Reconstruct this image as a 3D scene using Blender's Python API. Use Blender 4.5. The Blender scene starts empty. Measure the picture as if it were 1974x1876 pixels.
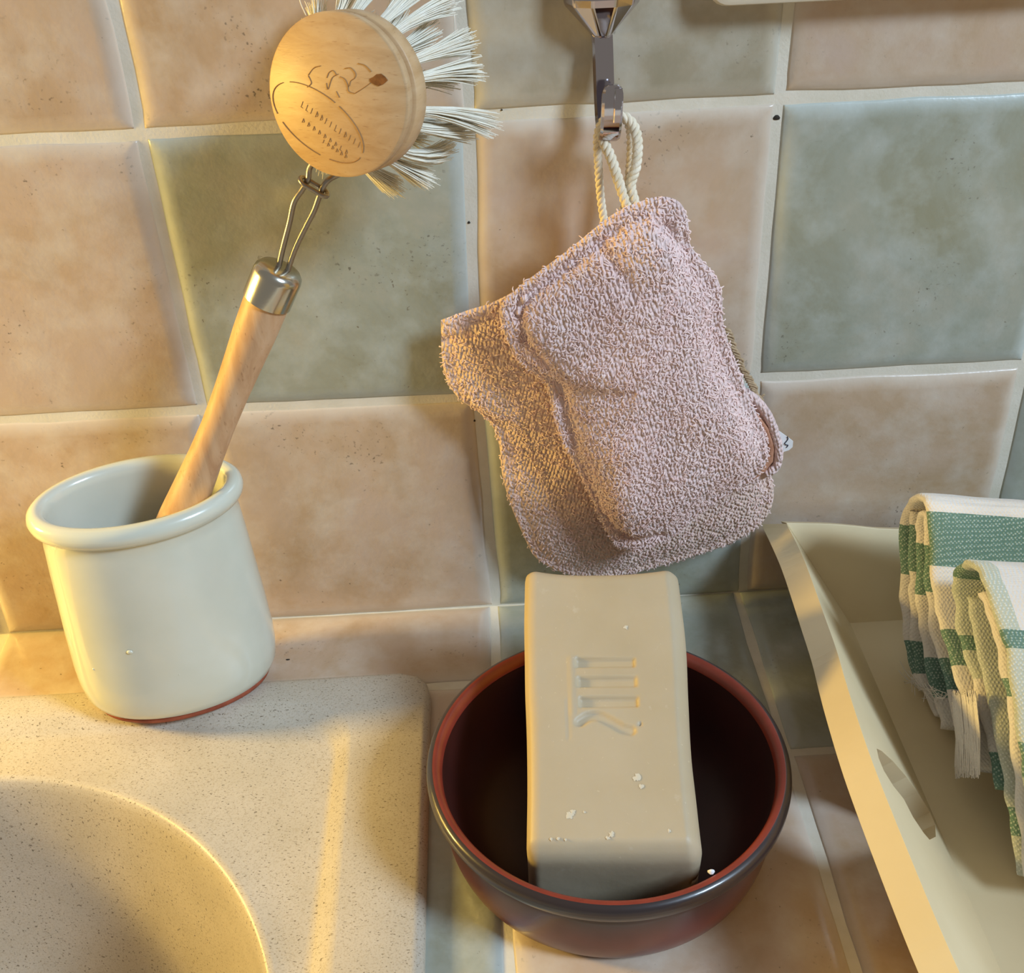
import bpy, bmesh, math, random
import numpy as np
from mathutils import Vector, Matrix, noise
from mathutils.geometry import tessellate_polygon

random.seed(7); rng = np.random.default_rng(7)
scn = bpy.context.scene
col = scn.collection

# ------------------------------------------------------------ camera
FPX = 2221.6
PITCH, ROLL, YAW = 0.5958153, -0.04693448, 0.01555193
CAM = np.array([0.004309, -0.383338, 0.321518])
cp, sp = math.cos(PITCH), math.sin(PITCH); cy, sy = math.cos(YAW), math.sin(YAW); cr, sr = math.cos(ROLL), math.sin(ROLL)
_f = np.array([sy*cp, cy*cp, -sp]); _r = np.array([cy, -sy, 0.0]); _u = np.cross(_r, _f)
RV = cr*_r + sr*_u; UV = -sr*_r + cr*_u; FV = _f
cam_d = bpy.data.cameras.new('camera'); cam = bpy.data.objects.new('camera', cam_d); col.objects.link(cam)
cam_d.sensor_fit = 'HORIZONTAL'; cam_d.sensor_width = 36.0; cam_d.lens = 36.0*FPX/1974.0
cam_d.clip_start = 0.01; cam_d.clip_end = 20
M = Matrix(((RV[0], UV[0], -FV[0], CAM[0]), (RV[1], UV[1], -FV[1], CAM[1]), (RV[2], UV[2], -FV[2], CAM[2]), (0, 0, 0, 1)))
cam.matrix_world = M
scn.camera = cam

# ------------------------------------------------------------ world, lights, exposure
w = bpy.data.worlds.new('room_air'); scn.world = w; w.use_nodes = True
bg = w.node_tree.nodes['Background']; bg.inputs[0].default_value = (0.87, 0.79, 0.68, 1); bg.inputs[1].default_value = 0.27

def area(name, loc, target, size, power, color, sy_=None):
    l = bpy.data.lights.new(name, 'AREA'); l.energy = power; l.color = color; l.size = size
    if sy_: l.shape = 'RECTANGLE'; l.size_y = sy_
    o = bpy.data.objects.new(name, l); col.objects.link(o); o.location = loc
    d = Vector(target)-Vector(loc); o.rotation_euler = d.to_track_quat('-Z', 'Y').to_euler()
    return o
area('window_light', (1.01, -0.82, 1.12), (0.05, -0.08, 0.08), 0.30, 25.0, (0.62, 0.80, 1.0), 0.36)
area('lamp_light', (-0.55, -0.070, 0.225), (0.0, -0.08, 0.06), 0.08, 4.0, (1.0, 0.67, 0.15))
scn.view_settings.view_transform = 'Standard'; scn.view_settings.look = 'None'
scn.view_settings.exposure = 0.0; scn.view_settings.gamma = 1.0
scn.view_settings.use_curve_mapping = False

# ------------------------------------------------------------ helpers
def ray(q):
    d = FV + RV*(q[0]-987)/FPX + UV*(938-q[1])/FPX
    return d
def at(px, py, axis, val):
    """the real point seen at (px,py) that lies on the plane axis=val"""
    d = ray((px, py)); t = (val-CAM[axis])/d[axis]; return CAM+t*d
def onplane(q, P, n):
    d = ray(q); t = ((P-CAM)@n)/(d@n); return CAM+t*d

def tag(o, label=None, cat=None, group=None, kind=None):
    if label: o['label'] = label
    if cat: o['category'] = cat
    if group: o['group'] = group
    if kind: o['kind'] = kind
    return o
def empty(name, loc, label, cat, group=None):
    o = bpy.data.objects.new(name, None); col.objects.link(o); o.location = loc
    o.empty_display_size = .01
    return tag(o, label, cat, group)
def mk(name, verts, faces, mats, parent=None, smooth=True, midx=None, uvs=None, angle=None):
    me = bpy.data.meshes.new(name); me.from_pydata([tuple(map(float, v)) for v in verts], [], [tuple(map(int, f)) for f in faces])
    if not isinstance(mats, (list, tuple)): mats = [mats]
    for m in mats: me.materials.append(m)
    if midx is not None: me.polygons.foreach_set('material_index', midx)
    if smooth: me.polygons.foreach_set('use_smooth', [True]*len(me.polygons))
    if angle is not None and smooth: me.set_sharp_from_angle(angle=math.radians(angle))
    me.update()
    o = bpy.data.objects.new(name, me); col.objects.link(o)
    if parent is not None:
        o.parent = parent; o.matrix_parent_inverse = Matrix.Translation(parent_loc(parent)).inverted()
    return o
def parent_loc(p):
    v = Vector(p.location); q = p.parent
    if q: v = p.matrix_parent_inverse @ v + parent_loc(q) if q.parent is None and False else parent_world(p)
    return v
def parent_world(p):
    # every mesh carries world coordinates, so a mesh child has world origin 0
    return Vector((0, 0, 0)) if p.type == 'MESH' else Vector(p.location)
def bevel(o, w_, seg=2, ang=35):
    b = o.modifiers.new('bevel', 'BEVEL'); b.width = w_; b.segments = seg; b.limit_method = 'ANGLE'; b.angle_limit = math.radians(ang)
    return o
class MB:
    def __init__(s): s.v = []; s.f = []; s.m = []
    def add(s, v, f, m=0):
        k = len(s.v); s.v += [tuple(x) for x in v]; s.f += [tuple(i+k for i in q) for q in f]; s.m += [m]*len(f)
    def build(s, name, mats, parent=None, smooth=True, angle=None): return mk(name, s.v, s.f, mats, parent, smooth, s.m, angle=angle)
def box(p0, p1):
    x0, y0, z0 = p0; x1, y1, z1 = p1
    v = [(x0, y0, z0), (x1, y0, z0), (x1, y1, z0), (x0, y1, z0), (x0, y0, z1), (x1, y0, z1), (x1, y1, z1), (x0, y1, z1)]
    return v, [(0, 3, 2, 1), (4, 5, 6, 7), (0, 1, 5, 4), (1, 2, 6, 5), (2, 3, 7, 6), (3, 0, 4, 7)]
def tube(path, rad, n=10, cap=True, closed=False):
    P = [np.array(p, float) for p in path]; N = len(P)
    R = rad if isinstance(rad, (list, tuple, np.ndarray)) else [rad]*N
    v = []; f = []; up = None
    for i in range(N):
        if closed: t = P[(i+1) % N]-P[i-1]
        else: t = P[min(i+1, N-1)]-P[max(i-1, 0)]
        t = t/(np.linalg.norm(t)+1e-12)
        if up is None:
            up = np.array([0, 0, 1.0]) if abs(t[2]) < .9 else np.array([0, 1.0, 0])
        a = up - t*(up@t); a /= np.linalg.norm(a)+1e-12; b = np.cross(t, a); up = a
        for k in range(n):
            an = 2*math.pi*k/n; v.append(P[i]+R[i]*(math.cos(an)*a+math.sin(an)*b))
    L = N if closed else N-1
    for i in range(L):
        j = (i+1) % N
        for k in range(n): f.append((i*n+k, i*n+(k+1) % n, j*n+(k+1) % n, j*n+k))
    if cap and not closed:
        f.append(tuple(range(n-1, -1, -1))); f.append(tuple((N-1)*n+k for k in range(n)))
    return v, f
def smooth_path(pts, m=8):
    pts = [np.array(p, float) for p in pts]; out = []
    for i in range(len(pts)-1):
        p0 = pts[max(i-1, 0)]; p1 = pts[i]; p2 = pts[i+1]; p3 = pts[min(i+2, len(pts)-1)]
        for k in range(m):
            t = k/m; out.append(.5*((2*p1)+(-p0+p2)*t+(2*p0-5*p1+4*p2-p3)*t*t+(-p0+3*p1-3*p2+p3)*t**3))
    out.append(pts[-1]); return out
def resample(P, n, closed=True):
    P = [np.array(p, float) for p in P]
    if closed: P = P+[P[0]]
    P = np.array(P); d = np.r_[0, np.cumsum(np.linalg.norm(np.diff(P, axis=0), axis=1))]
    s = np.linspace(0, d[-1], n, endpoint=not closed)
    return np.stack([np.interp(s, d, P[:, k]) for k in range(P.shape[1])], -1)

# ------------------------------------------------------------ materials
def srgb(r, g, b):
    c = [x/255 for x in (r, g, b)]
    return tuple((x/12.92 if x <= .04045 else ((x+.055)/1.055)**2.4) for x in c)+(1,)
class NT:
    def __init__(s, name):
        s.m = bpy.data.materials.new(name); s.m.use_nodes = True; s.t = s.m.node_tree; s.b = s.t.nodes['Principled BSDF']
        s.tc = s.t.nodes.new('ShaderNodeTexCoord'); s.co = s.tc.outputs['Object']
    def n(s, ty, **kw):
        o = s.t.nodes.new(ty)
        for k, v in kw.items():
            if k in o.inputs.keys(): o.inputs[k].default_value = v
            else: setattr(o, k, v)
        return o
    def l(s, a, b): s.t.links.new(a, b)
    def noise(s, scale, detail=4, rough=.55, co=None, dist=0):
        o = s.n('ShaderNodeTexNoise'); o.inputs['Scale'].default_value = scale; o.inputs['Detail'].default_value = detail
        o.inputs['Roughness'].default_value = rough; o.inputs['Distortion'].default_value = dist
        s.l(co or s.co, o.inputs['Vector']); return o.outputs['Fac']
    def ramp(s, fac, stops, interp='LINEAR'):
        o = s.n('ShaderNodeValToRGB'); r = o.color_ramp; r.interpolation = interp
        while len(r.elements) < len(stops): r.elements.new(.5)
        for e, (p, c) in zip(r.elements, stops): e.position = p; e.color = c if len(c) == 4 else tuple(c)+(1,)
        s.l(fac, o.inputs['Fac']); return o.outputs['Color']
    def mix(s, fac, a, b, mode='MIX'):
        o = s.n('ShaderNodeMix'); o.data_type = 'RGBA'; o.blend_type = mode
        ins = [i for i in o.inputs if i.enabled]
        for sock, v in zip((ins[0], ins[1], ins[2]), (fac, a, b)):
            if hasattr(v, 'links'): s.l(v, sock)
            else: sock.default_value = v
        return [x for x in o.outputs if x.enabled][0]
    def math(s, op, a, b=None):
        o = s.n('ShaderNodeMath'); o.operation = op
        for i, v in enumerate((a, b)):
            if v is None: continue
            if hasattr(v, 'links'): s.l(v, o.inputs[i])
            else: o.inputs[i].default_value = v
        return o.outputs[0]
    def mapping(s, scale=(1, 1, 1), rot=(0, 0, 0), co=None, loc=(0, 0, 0)):
        o = s.n('ShaderNodeMapping'); o.inputs['Scale'].default_value = scale; o.inputs['Rotation'].default_value = rot; o.inputs['Location'].default_value = loc
        s.l(co or s.co, o.inputs['Vector']); return o.outputs['Vector']
    def bump(s, h, dist, strength=1.0, prev=None):
        o = s.n('ShaderNodeBump'); o.inputs['Strength'].default_value = strength; o.inputs['Distance'].default_value = dist
        s.l(h, o.inputs['Height'])
        if prev: s.l(prev, o.inputs['Normal'])
        s.l(o.outputs['Normal'], s.b.inputs['Normal']); return o.outputs['Normal']
    def base(s, c):
        if hasattr(c, 'links'): s.l(c, s.b.inputs['Base Color'])
        else: s.b.inputs['Base Color'].default_value = c
    def set(s, **kw):
        for k, v in kw.items(): s.b.inputs[k.replace('_', ' ')].default_value = v
        return s
BLACK = (0, 0, 0, 1); WHITE = (1, 1, 1, 1)

def tile_mat(name, c1, c2, c3, edge):
    t = NT(name)
    oi = t.n('ShaderNodeObjectInfo')
    add = t.n('ShaderNodeVectorMath'); add.operation = 'ADD'; t.l(t.co, add.inputs[0])
    sc = t.n('ShaderNodeVectorMath'); sc.operation = 'SCALE'; cb = t.n('ShaderNodeCombineXYZ')
    t.l(oi.outputs['Random'], cb.inputs[0]); t.l(oi.outputs['Random'], cb.inputs[2]); t.l(cb.outputs[0], sc.inputs[0]); sc.inputs['Scale'].default_value = 7.0
    t.l(sc.outputs[0], add.inputs[1]); co = add.outputs[0]
    a = t.noise(13, 6, .68, co, .5); c = t.ramp(a, [(.32, c1), (.52, c2), (.72, c3)])
    b = t.noise(55, 5, .6, co); c = t.mix(t.math('MULTIPLY', t.ramp(b, [(.45, BLACK), (.72, WHITE)]), .55), c, edge)
    # dark clustered specks of the stone-look glaze
    cl = t.ramp(t.noise(28, 3, .5, co), [(.55, BLACK), (.66, WHITE)])
    spk = t.ramp(t.noise(620, 2, .5, co), [(.62, BLACK), (.70, WHITE)])
    spk2 = t.ramp(t.noise(420, 3, .6, co), [(.70, BLACK), (.74, WHITE)])
    c = t.mix(t.math('MULTIPLY', t.math('MULTIPLY', cl, spk), .65), c, srgb(70, 60, 45))
    c = t.mix(t.math('MULTIPLY', t.math('MULTIPLY', spk2, t.ramp(t.noise(22, 2, .5, co), [(.42, BLACK), (.6, WHITE)])), .7), c, srgb(92, 78, 58))
    vc = t.n('ShaderNodeVertexColor'); vc.layer_name = 'edge'
    c = t.mix(t.math('MULTIPLY', vc.outputs['Color'], .7), c, edge)
    t.base(c)
    t.bump(t.noise(60, 4, .6, co), .0006, .5, t.bump(t.noise(600, 3, .6, co), .00015, .35))
    t.set(Roughness=.28, IOR=1.5); t.b.inputs['Coat Weight'].default_value = .25; t.b.inputs['Coat Roughness'].default_value = .22
    return t.m
M_PINK = tile_mat('pink_beige_tile', srgb(178, 150, 116), srgb(194, 170, 146), srgb(196, 176, 162), srgb(212, 202, 188))
M_GREEN = tile_mat('grey_green_tile', srgb(140, 138, 112), srgb(156, 160, 146), srgb(178, 174, 158), srgb(190, 198, 194))
M_TAN = tile_mat('greyed_tan_tile', srgb(150, 142, 118), srgb(176, 164, 142), srgb(188, 180, 162), srgb(200, 198, 186))
g = NT('grout'); g.base(g.ramp(g.noise(70, 5), [(.3, srgb(212, 206, 188)), (.7, srgb(226, 220, 206))])); g.bump(g.noise(900, 4), .0002, .6); g.set(Roughness=.6); M_GROUT = g.m

s = NT('speckled_stone_composite')
c = s.ramp(s.noise(40, 5), [(.3, srgb(190, 180, 162)), (.7, srgb(202, 192, 176))])
c = s.mix(s.math('MULTIPLY', s.ramp(s.noise(1500, 3, .7), [(.35, WHITE), (.5, BLACK)]), .6), c, srgb(168, 152, 126))
c = s.mix(s.math('MULTIPLY', s.ramp(s.noise(900, 2, .5, s.mapping((1, 1.9, 1), (0, 0, .6))), [(.62, BLACK), (.70, WHITE)]), .8), c, srgb(92, 76, 52))
s.base(c); s.bump(s.noise(800, 3), .0001, .4); s.set(Roughness=.36); M_SINK = s.m

m = NT('cream_glaze'); m.base(m.ramp(m.noise(30, 4), [(.3, srgb(206, 209, 194)), (.7, srgb(214, 217, 204))])); m.bump(m.noise(45, 3), .0006, .25)
m.set(Roughness=.22); m.b.inputs['Coat Weight'].default_value = .6; m.b.inputs['Coat Roughness'].default_value = .06; M_CREAM = m.m
m = NT('red_terracotta'); m.base(m.ramp(m.noise(200, 4), [(.3, srgb(128, 58, 36)), (.7, srgb(160, 82, 54))])); m.bump(m.noise(900, 3), .0002, .5); m.set(Roughness=.75); M_TERRA = m.m
m = NT('dark_brown_bowl_glaze')
a = m.ramp(m.noise(24, 4, .6, m.mapping((1, 1, 2.2))), [(.36, srgb(34, 25, 24)), (.5, srgb(66, 30, 22)), (.66, srgb(98, 38, 20))])
sx = m.n('ShaderNodeSeparateXYZ'); m.l(m.co, sx.inputs[0])
zz = m.math('ADD', m.math('MULTIPLY', sx.outputs[2], 27.0), m.math('MULTIPLY', m.noise(30, 3), .35))
a = m.mix(m.ramp(zz, [(.62, BLACK), (1.0, WHITE)]), m.ramp(m.noise(24, 4), [(.35, srgb(108, 44, 34)), (.65, srgb(78, 36, 34))]), srgb(46, 38, 40))
m.base(a); m.bump(m.noise(60, 3), .0004, .25); m.set(Roughness=.32); m.b.inputs['Coat Weight'].default_value = .35; m.b.inputs['Coat Roughness'].default_value = .05; M_BOWLOUT = m.m
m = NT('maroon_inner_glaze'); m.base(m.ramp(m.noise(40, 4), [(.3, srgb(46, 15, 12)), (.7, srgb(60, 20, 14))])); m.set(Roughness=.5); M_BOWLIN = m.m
m = NT('red_brown_rim_glaze'); m.base(m.ramp(m.noise(120, 3), [(.3, srgb(122, 48, 34)), (.7, srgb(136, 56, 40))])); m.set(Roughness=.3); M_RIM = m.m

m = NT('olive_soap')
c = m.ramp(m.noise(22, 5, .6), [(.3, srgb(184, 166, 134)), (.7, srgb(192, 176, 148))])
c = m.mix(m.math('MULTIPLY', m.ramp(m.noise(95, 4, .6), [(.66, BLACK), (.76, WHITE)]), .4), c, srgb(222, 214, 196))
c = m.mix(m.math('MULTIPLY', m.ramp(m.noise(700, 2), [(.7, BLACK), (.78, WHITE)]), .5), c, srgb(214, 200, 170))
m.base(c); m.bump(m.noise(120, 5, .6), .0003, .5)
m.set(Roughness=.5); m.b.inputs['Subsurface Weight'].default_value = .25; m.b.inputs['Subsurface Radius'].default_value = (1, .8, .4); m.b.inputs['Subsurface Scale'].default_value = .003; M_SOAP = m.m
m = NT('soap_bloom'); m.base(srgb(210, 200, 178)); m.set(Roughness=.8); M_BLOOM = m.m
m = NT('amber_stain'); m.base(srgb(190, 150, 110)); m.set(Roughness=.6); M_AMBER = m.m

def wood(name, c1, c2, c3, axis_rot, sc=(60, 60, 7)):
    m = NT(name); co = m.mapping(sc, axis_rot)
    a = m.noise(3.0, 5, .6, co, .4); c = m.ramp(a, [(.3, c1), (.5, c2), (.72, c3)])
    fl = m.ramp(m.noise(9, 3, .5, m.mapping((sc[0]*1.6, sc[1]*1.6, sc[2]*4), axis_rot)), [(.64, BLACK), (.74, WHITE)])
    c = m.mix(m.math('MULTIPLY', fl, .55), c, srgb(140, 92, 52)); m.base(c)
    m.bump(a, .0004, .35); m.set(Roughness=.48); return m.m
M_WOOD = wood('beech_handle', srgb(184, 142, 104), srgb(202, 164, 126), srgb(212, 180, 146), (0, math.radians(-28), 0))
M_WOODF = wood('beech_face', srgb(184, 148, 104), srgb(196, 162, 120), srgb(204, 174, 134), (0, 0.35, 0), (25, 25, 90))
m = NT('burnt_stamp'); m.base(srgb(158, 116, 68)); m.set(Roughness=.7); M_BURN = m.m
m = NT('dark_burnt_knot'); m.base(m.ramp(m.noise(400, 3), [(.35, srgb(86, 50, 24)), (.65, srgb(128, 82, 42))])); m.set(Roughness=.8); M_KNOT = m.m
def metal(name, c, r, bump=0):
    m = NT(name); m.base(c); m.set(Metallic=1.0, Roughness=r)
    if bump: m.bump(m.noise(500, 3), .0001, bump)
    return m.m
M_CHROME = metal('chrome', srgb(196, 192, 200), .07)
M_STEEL = metal('dull_steel_wire', srgb(168, 160, 148), .32, .3)
M_FERR = metal('brushed_ferrule', srgb(206, 204, 194), .2, .2)
m = NT('tampico_bristle'); m.base(m.ramp(m.noise(300, 3), [(.3, srgb(240, 232, 210)), (.7, srgb(250, 246, 232))])); m.set(Roughness=.5); m.b.inputs['Subsurface Weight'].default_value = .0; M_BRIS = m.m
m = NT('cotton_rope'); m.base(m.ramp(m.noise(300, 4), [(.3, srgb(226, 212, 184)), (.7, srgb(242, 230, 208))])); m.bump(m.noise(1500, 4, .7, m.mapping((1, 1, .3))), .0004, .7); m.set(Roughness=.9); M_ROPE = m.m

def terry(name, c1, c2, ang):
    m = NT(name)
    c = m.ramp(m.noise(45, 5, .6), [(.3, c1), (.7, c2)])
    co = m.mapping((1, .35, 1), (0, ang, 0)); co2 = m.mapping((800, 160, 560), (0, ang, 0))
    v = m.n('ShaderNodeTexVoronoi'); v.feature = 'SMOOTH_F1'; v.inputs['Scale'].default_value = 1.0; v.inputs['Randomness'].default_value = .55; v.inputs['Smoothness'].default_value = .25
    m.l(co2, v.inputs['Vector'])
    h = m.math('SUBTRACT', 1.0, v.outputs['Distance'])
    c = m.mix(m.math('MULTIPLY', m.ramp(v.outputs['Distance'], [(.5, BLACK), (.85, WHITE)]), .32), c, tuple(x*.62 for x in c1[:3])+(1,))  # shade in the gaps between loops, painted into the base colour
    m.base(c)
    n0 = m.bump(m.noise(1300, 4, .7), .0006, .5)
    m.bump(h, .0022, .9, n0)
    m.set(Roughness=.95); m.b.inputs['Sheen Weight'].default_value = .35; m.b.inputs['Sheen Roughness'].default_value = .5
    return m.m
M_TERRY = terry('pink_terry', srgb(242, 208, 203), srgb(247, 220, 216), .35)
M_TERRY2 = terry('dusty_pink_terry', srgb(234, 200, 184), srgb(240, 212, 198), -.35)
m = NT('terry_thread'); m.base(m.ramp(m.noise(200, 2), [(.3, srgb(242, 208, 202)), (.7, srgb(249, 226, 220))])); m.set(Roughness=.9); M_THREAD = m.m
m = NT('rust_lining'); m.base(srgb(190, 138, 110)); m.bump(m.noise(900, 3), .0005, .6); m.set(Roughness=.95); M_LINING = m.m
m = NT('sisal_mesh'); m.base(m.ramp(m.noise(500, 3), [(.3, srgb(150, 126, 96)), (.7, srgb(194, 170, 138))])); m.set(Roughness=.95); M_SISAL = m.m
m = NT('white_label'); m.base(srgb(232, 234, 236)); m.set(Roughness=.6); M_LABEL = m.m
m = NT('navy_ink'); m.base(srgb(20, 30, 50)); m.set(Roughness=.6); M_INK = m.m

m = NT('cream_paint'); m.base(m.ramp(m.noise(30, 3), [(.3, srgb(222, 204, 164)), (.7, srgb(228, 211, 173))])); m.bump(m.noise(500, 3), .0001, .3); m.set(Roughness=.42); M_PAINT = m.m
m = NT('cream_plastic'); m.base(srgb(222, 214, 196)); m.set(Roughness=.35); M_PLAST = m.m

def cloth(name, c1, c2, weave):
    m = NT(name); c = m.ramp(m.noise(60, 4), [(.3, c1), (.7, c2)])
    chk = m.n('ShaderNodeTexVoronoi'); chk.feature = 'F1'; chk.inputs['Randomness'].default_value = .25; chk.inputs['Scale'].default_value = 1.0
    m.l(m.mapping((1100, 1100, 1100), (.2, .78, .2)), chk.inputs['Vector'])
    if weave: c = m.mix(m.math('MULTIPLY', m.ramp(chk.outputs['Distance'], [(.22, WHITE), (.46, BLACK)]), .7), c, weave)
    m.base(c); m.bump(m.math('SUBTRACT', 1.0, chk.outputs['Distance']), .0005, .6); m.set(Roughness=.92)
    m.b.inputs['Sheen Weight'].default_value = .2; return m.m
M_WCLOTH = cloth('white_cotton', srgb(222, 214, 204), srgb(232, 226, 218), None)
M_GCLOTH = cloth('green_check_cotton', srgb(94, 126, 112), srgb(104, 136, 122), srgb(196, 210, 198))
M_CHECK = cloth('pale_green_check_cotton', srgb(184, 190, 174), srgb(196, 200, 184), srgb(230, 230, 220))

# ------------------------------------------------------------ wall and its tiles
PT = 0.105
meas = {(-1, 2): (272, 259), (-1, 1): (392, 789), (0, 1): (920, 765), (0, 2): (905, 225), (1, 2): (1502, 190), (1, 1): (1455, 728),
        (2, 1): (1976, 702), (0, 0): (957, 1167), (1, 0): (1431, 1144), (-2, 0): (8, 1213)}
V = {}
for i in range(-5, 7):
    for j in range(0, 6):
        V[i, j] = np.array([i*PT, 0, j*PT], float)
for (i, j), q in meas.items():
    V[i, j] = at(q[0], q[1], 1, 0.0)
for k in list(V):
    if k[1] == 0: V[k][2] = -.0012
wall = empty('wall_back', (0, 0, 0), None, None); wall['kind'] = 'structure'
v, f = box((-.56, 0, -.03), (.66, .03, .56)); mk('grout_bed', v, f, M_GROUT, wall, False)

def add_tile(parent, c, nrm, mat, gap=.0019, th=.0016, bev=.006, seed=0, name='tile'):
    """c: 4 corners ccw (seen from the front); nrm: outward normal"""
    r = random.Random(seed); nrm = np.array(nrm, float); c = [np.array(x, float) for x in c]
    lu = np.linalg.norm(c[1]-c[0]); lv = np.linalg.norm(c[3]-c[0])
    def grid(L):
        a = [gap, gap+bev*.12, gap+bev*.35, gap+bev*.65, gap+bev]
        n = max(2, int((L-2*(gap+bev))/.012)); mid = list(np.linspace(gap+bev, L-gap-bev, n+1))[1:-1]
        return np.array(a+mid+[L-x for x in a[::-1]])/L
    U, W = grid(lu), grid(lv); ph = [r.uniform(0, 50) for _ in range(4)]
    verts = []; ed = []
    for b in W:
        for a in U:
            p = (1-a)*(1-b)*c[0]+a*(1-b)*c[1]+a*b*c[2]+(1-a)*b*c[3]
            eu = (c[1]-c[0])/lu; ev = (c[3]-c[0])/lv
            du = min(a, 1-a)*lu; dv = min(b, 1-b)*lv
            d = min(du, dv)-gap
            # wavy, slightly worn outline
            wob = lambda t, k: .0009*noise.noise((t*38, ph[k], 0))+.0004*noise.noise((t*130, ph[k], 5))
            if du-gap < bev*1.1: p = p+eu*wob(b*lv, 0 if a < .5 else 1)*(1-max(0, du-gap)/bev/1.1)
            if dv-gap < bev*1.1: p = p+ev*wob(a*lu, 2 if b < .5 else 3)*(1-max(0, dv-gap)/bev/1.1)
            bw = bev*(1+.35*noise.noise((a*lu*45+ph[0], b*lv*45+ph[1], 2)))
            x = min(1, max(0, d/bw)); h = th*(1-(1-x)**2.2)
            h += .0003*noise.noise((p[0]*30, p[1]*30+ph[2], p[2]*30))*x
            verts.append(p+nrm*(h+.0001)); ed.append(1-x if x < 1 else 0.0)
    nu, nv = len(U), len(W); faces = [(j*nu+i, j*nu+i+1, (j+1)*nu+i+1, (j+1)*nu+i) for j in range(nv-1) for i in range(nu-1)]
    # skirt into the bed
    loop = [i for i in range(nu)]+[j*nu+nu-1 for j in range(1, nv)]+[(nv-1)*nu+i for i in range(nu-2, -1, -1)]+[j*nu for j in range(nv-2, 0, -1)]
    k = len(verts)
    for i in loop: verts.append(verts[i]-nrm*.0012); ed.append(1.0)
    L = len(loop); faces += [(loop[(i+1) % L], loop[i], k+i, k+(i+1) % L) for i in range(L)]
    o = mk(name, verts, faces, mat, parent)
    ca = o.data.color_attributes.new('edge', 'FLOAT_COLOR', 'POINT')
    arr = np.ones((len(verts), 4), np.float32); arr[:, :3] = np.array(ed)[:, None]; ca.data.foreach_set('color', arr.ravel())
    return o
kinds = {(-1, 1): M_GREEN, (0, 2): M_TAN, (1, 1): M_GREEN, (0, 0): M_GREEN, (2, 0): M_GREEN, (-3, 0): M_GREEN, (-4, 2): M_GREEN, (2, 2): M_TAN, (3, 1): M_TAN, (-1, 3): M_GREEN, (1, 4): M_GREEN}
for i in range(-5, 6):
    for j in range(0, 5):
        add_tile(wall, [V[i, j], V[i+1, j], V[i+1, j+1], V[i, j+1]], (0, -1, 0), kinds.get((i, j), M_PINK), seed=i*17+j*5+3)

# ------------------------------------------------------------ tiled worktop with its sink cut-out
SC = (-.19, -.2056)     # basin centre
wt = empty('worktop', (0, -.2, 0), 'pink and grey-green tiled kitchen worktop with pale grout along the tiled wall', 'worktop')
bedm = MB()
for p0, p1 in (((-.56, -.047, -.03), (.66, 0, 0)), ((-.56, -.47, -.03), (-.352, -.047, 0)), ((-.352, -.47, -.03), (-.031, -.362, 0)), ((-.031, -.47, -.03), (.66, -.047, 0))):
    bedm.add(*box(p0, p1))
bedm.build('grout_bed', M_GROUT, wt, False)
def ctile(x0, x1, y0, y1, mat, seed): # y0 near camera (more negative)
    add_tile(wt, [(x0, y0, 0), (x1, y0, 0), (x1, y1, 0), (x0, y1, 0)], (0, 0, 1), mat, seed=seed)
R1 = -.093
xs = [i*PT for i in range(-5, 7)]
ck = {(-1, 0): M_PINK, (0, 0): M_GREEN, (1, 0): M_GREEN, (-1, 1): M_GREEN, (0, 1): M_PINK, (1, 1): M_PINK, (2, 1): M_GREEN, (0, 2): M_PINK, (-1, 2): M_GREEN}
for i in range(-5, 6):
    x0, x1 = i*PT, (i+1)*PT
    for j in range(4):
        yb, yf = [(.0011, R1), (R1, R1-PT), (R1-PT, R1-2*PT), (R1-2*PT, R1-3*PT+.03)][j]
        mat = ck.get((i, j), M_GREEN if (i*7+j*3) % 5 == 0 else M_PINK)
        sd = 100+i*11+j*7
        if x1 < 1e-4 and x0 > -.40:        # sink columns
            if j == 0: ctile(x0, x1 if x1 < -.03 else x1, -.0475, .0011, mat, sd)
            if i == -1:
                ctile(-.0305, x1, yf, yb if j else -.0475, mat, sd+1)
            if x0 < -.354 and x1 > -.354: ctile(x0, -.354, yf, yb if j else -.0475, mat, sd+2)
            if j == 3: pass
        else:
            ctile(x0, x1, yf, yb, mat, sd)

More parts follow.
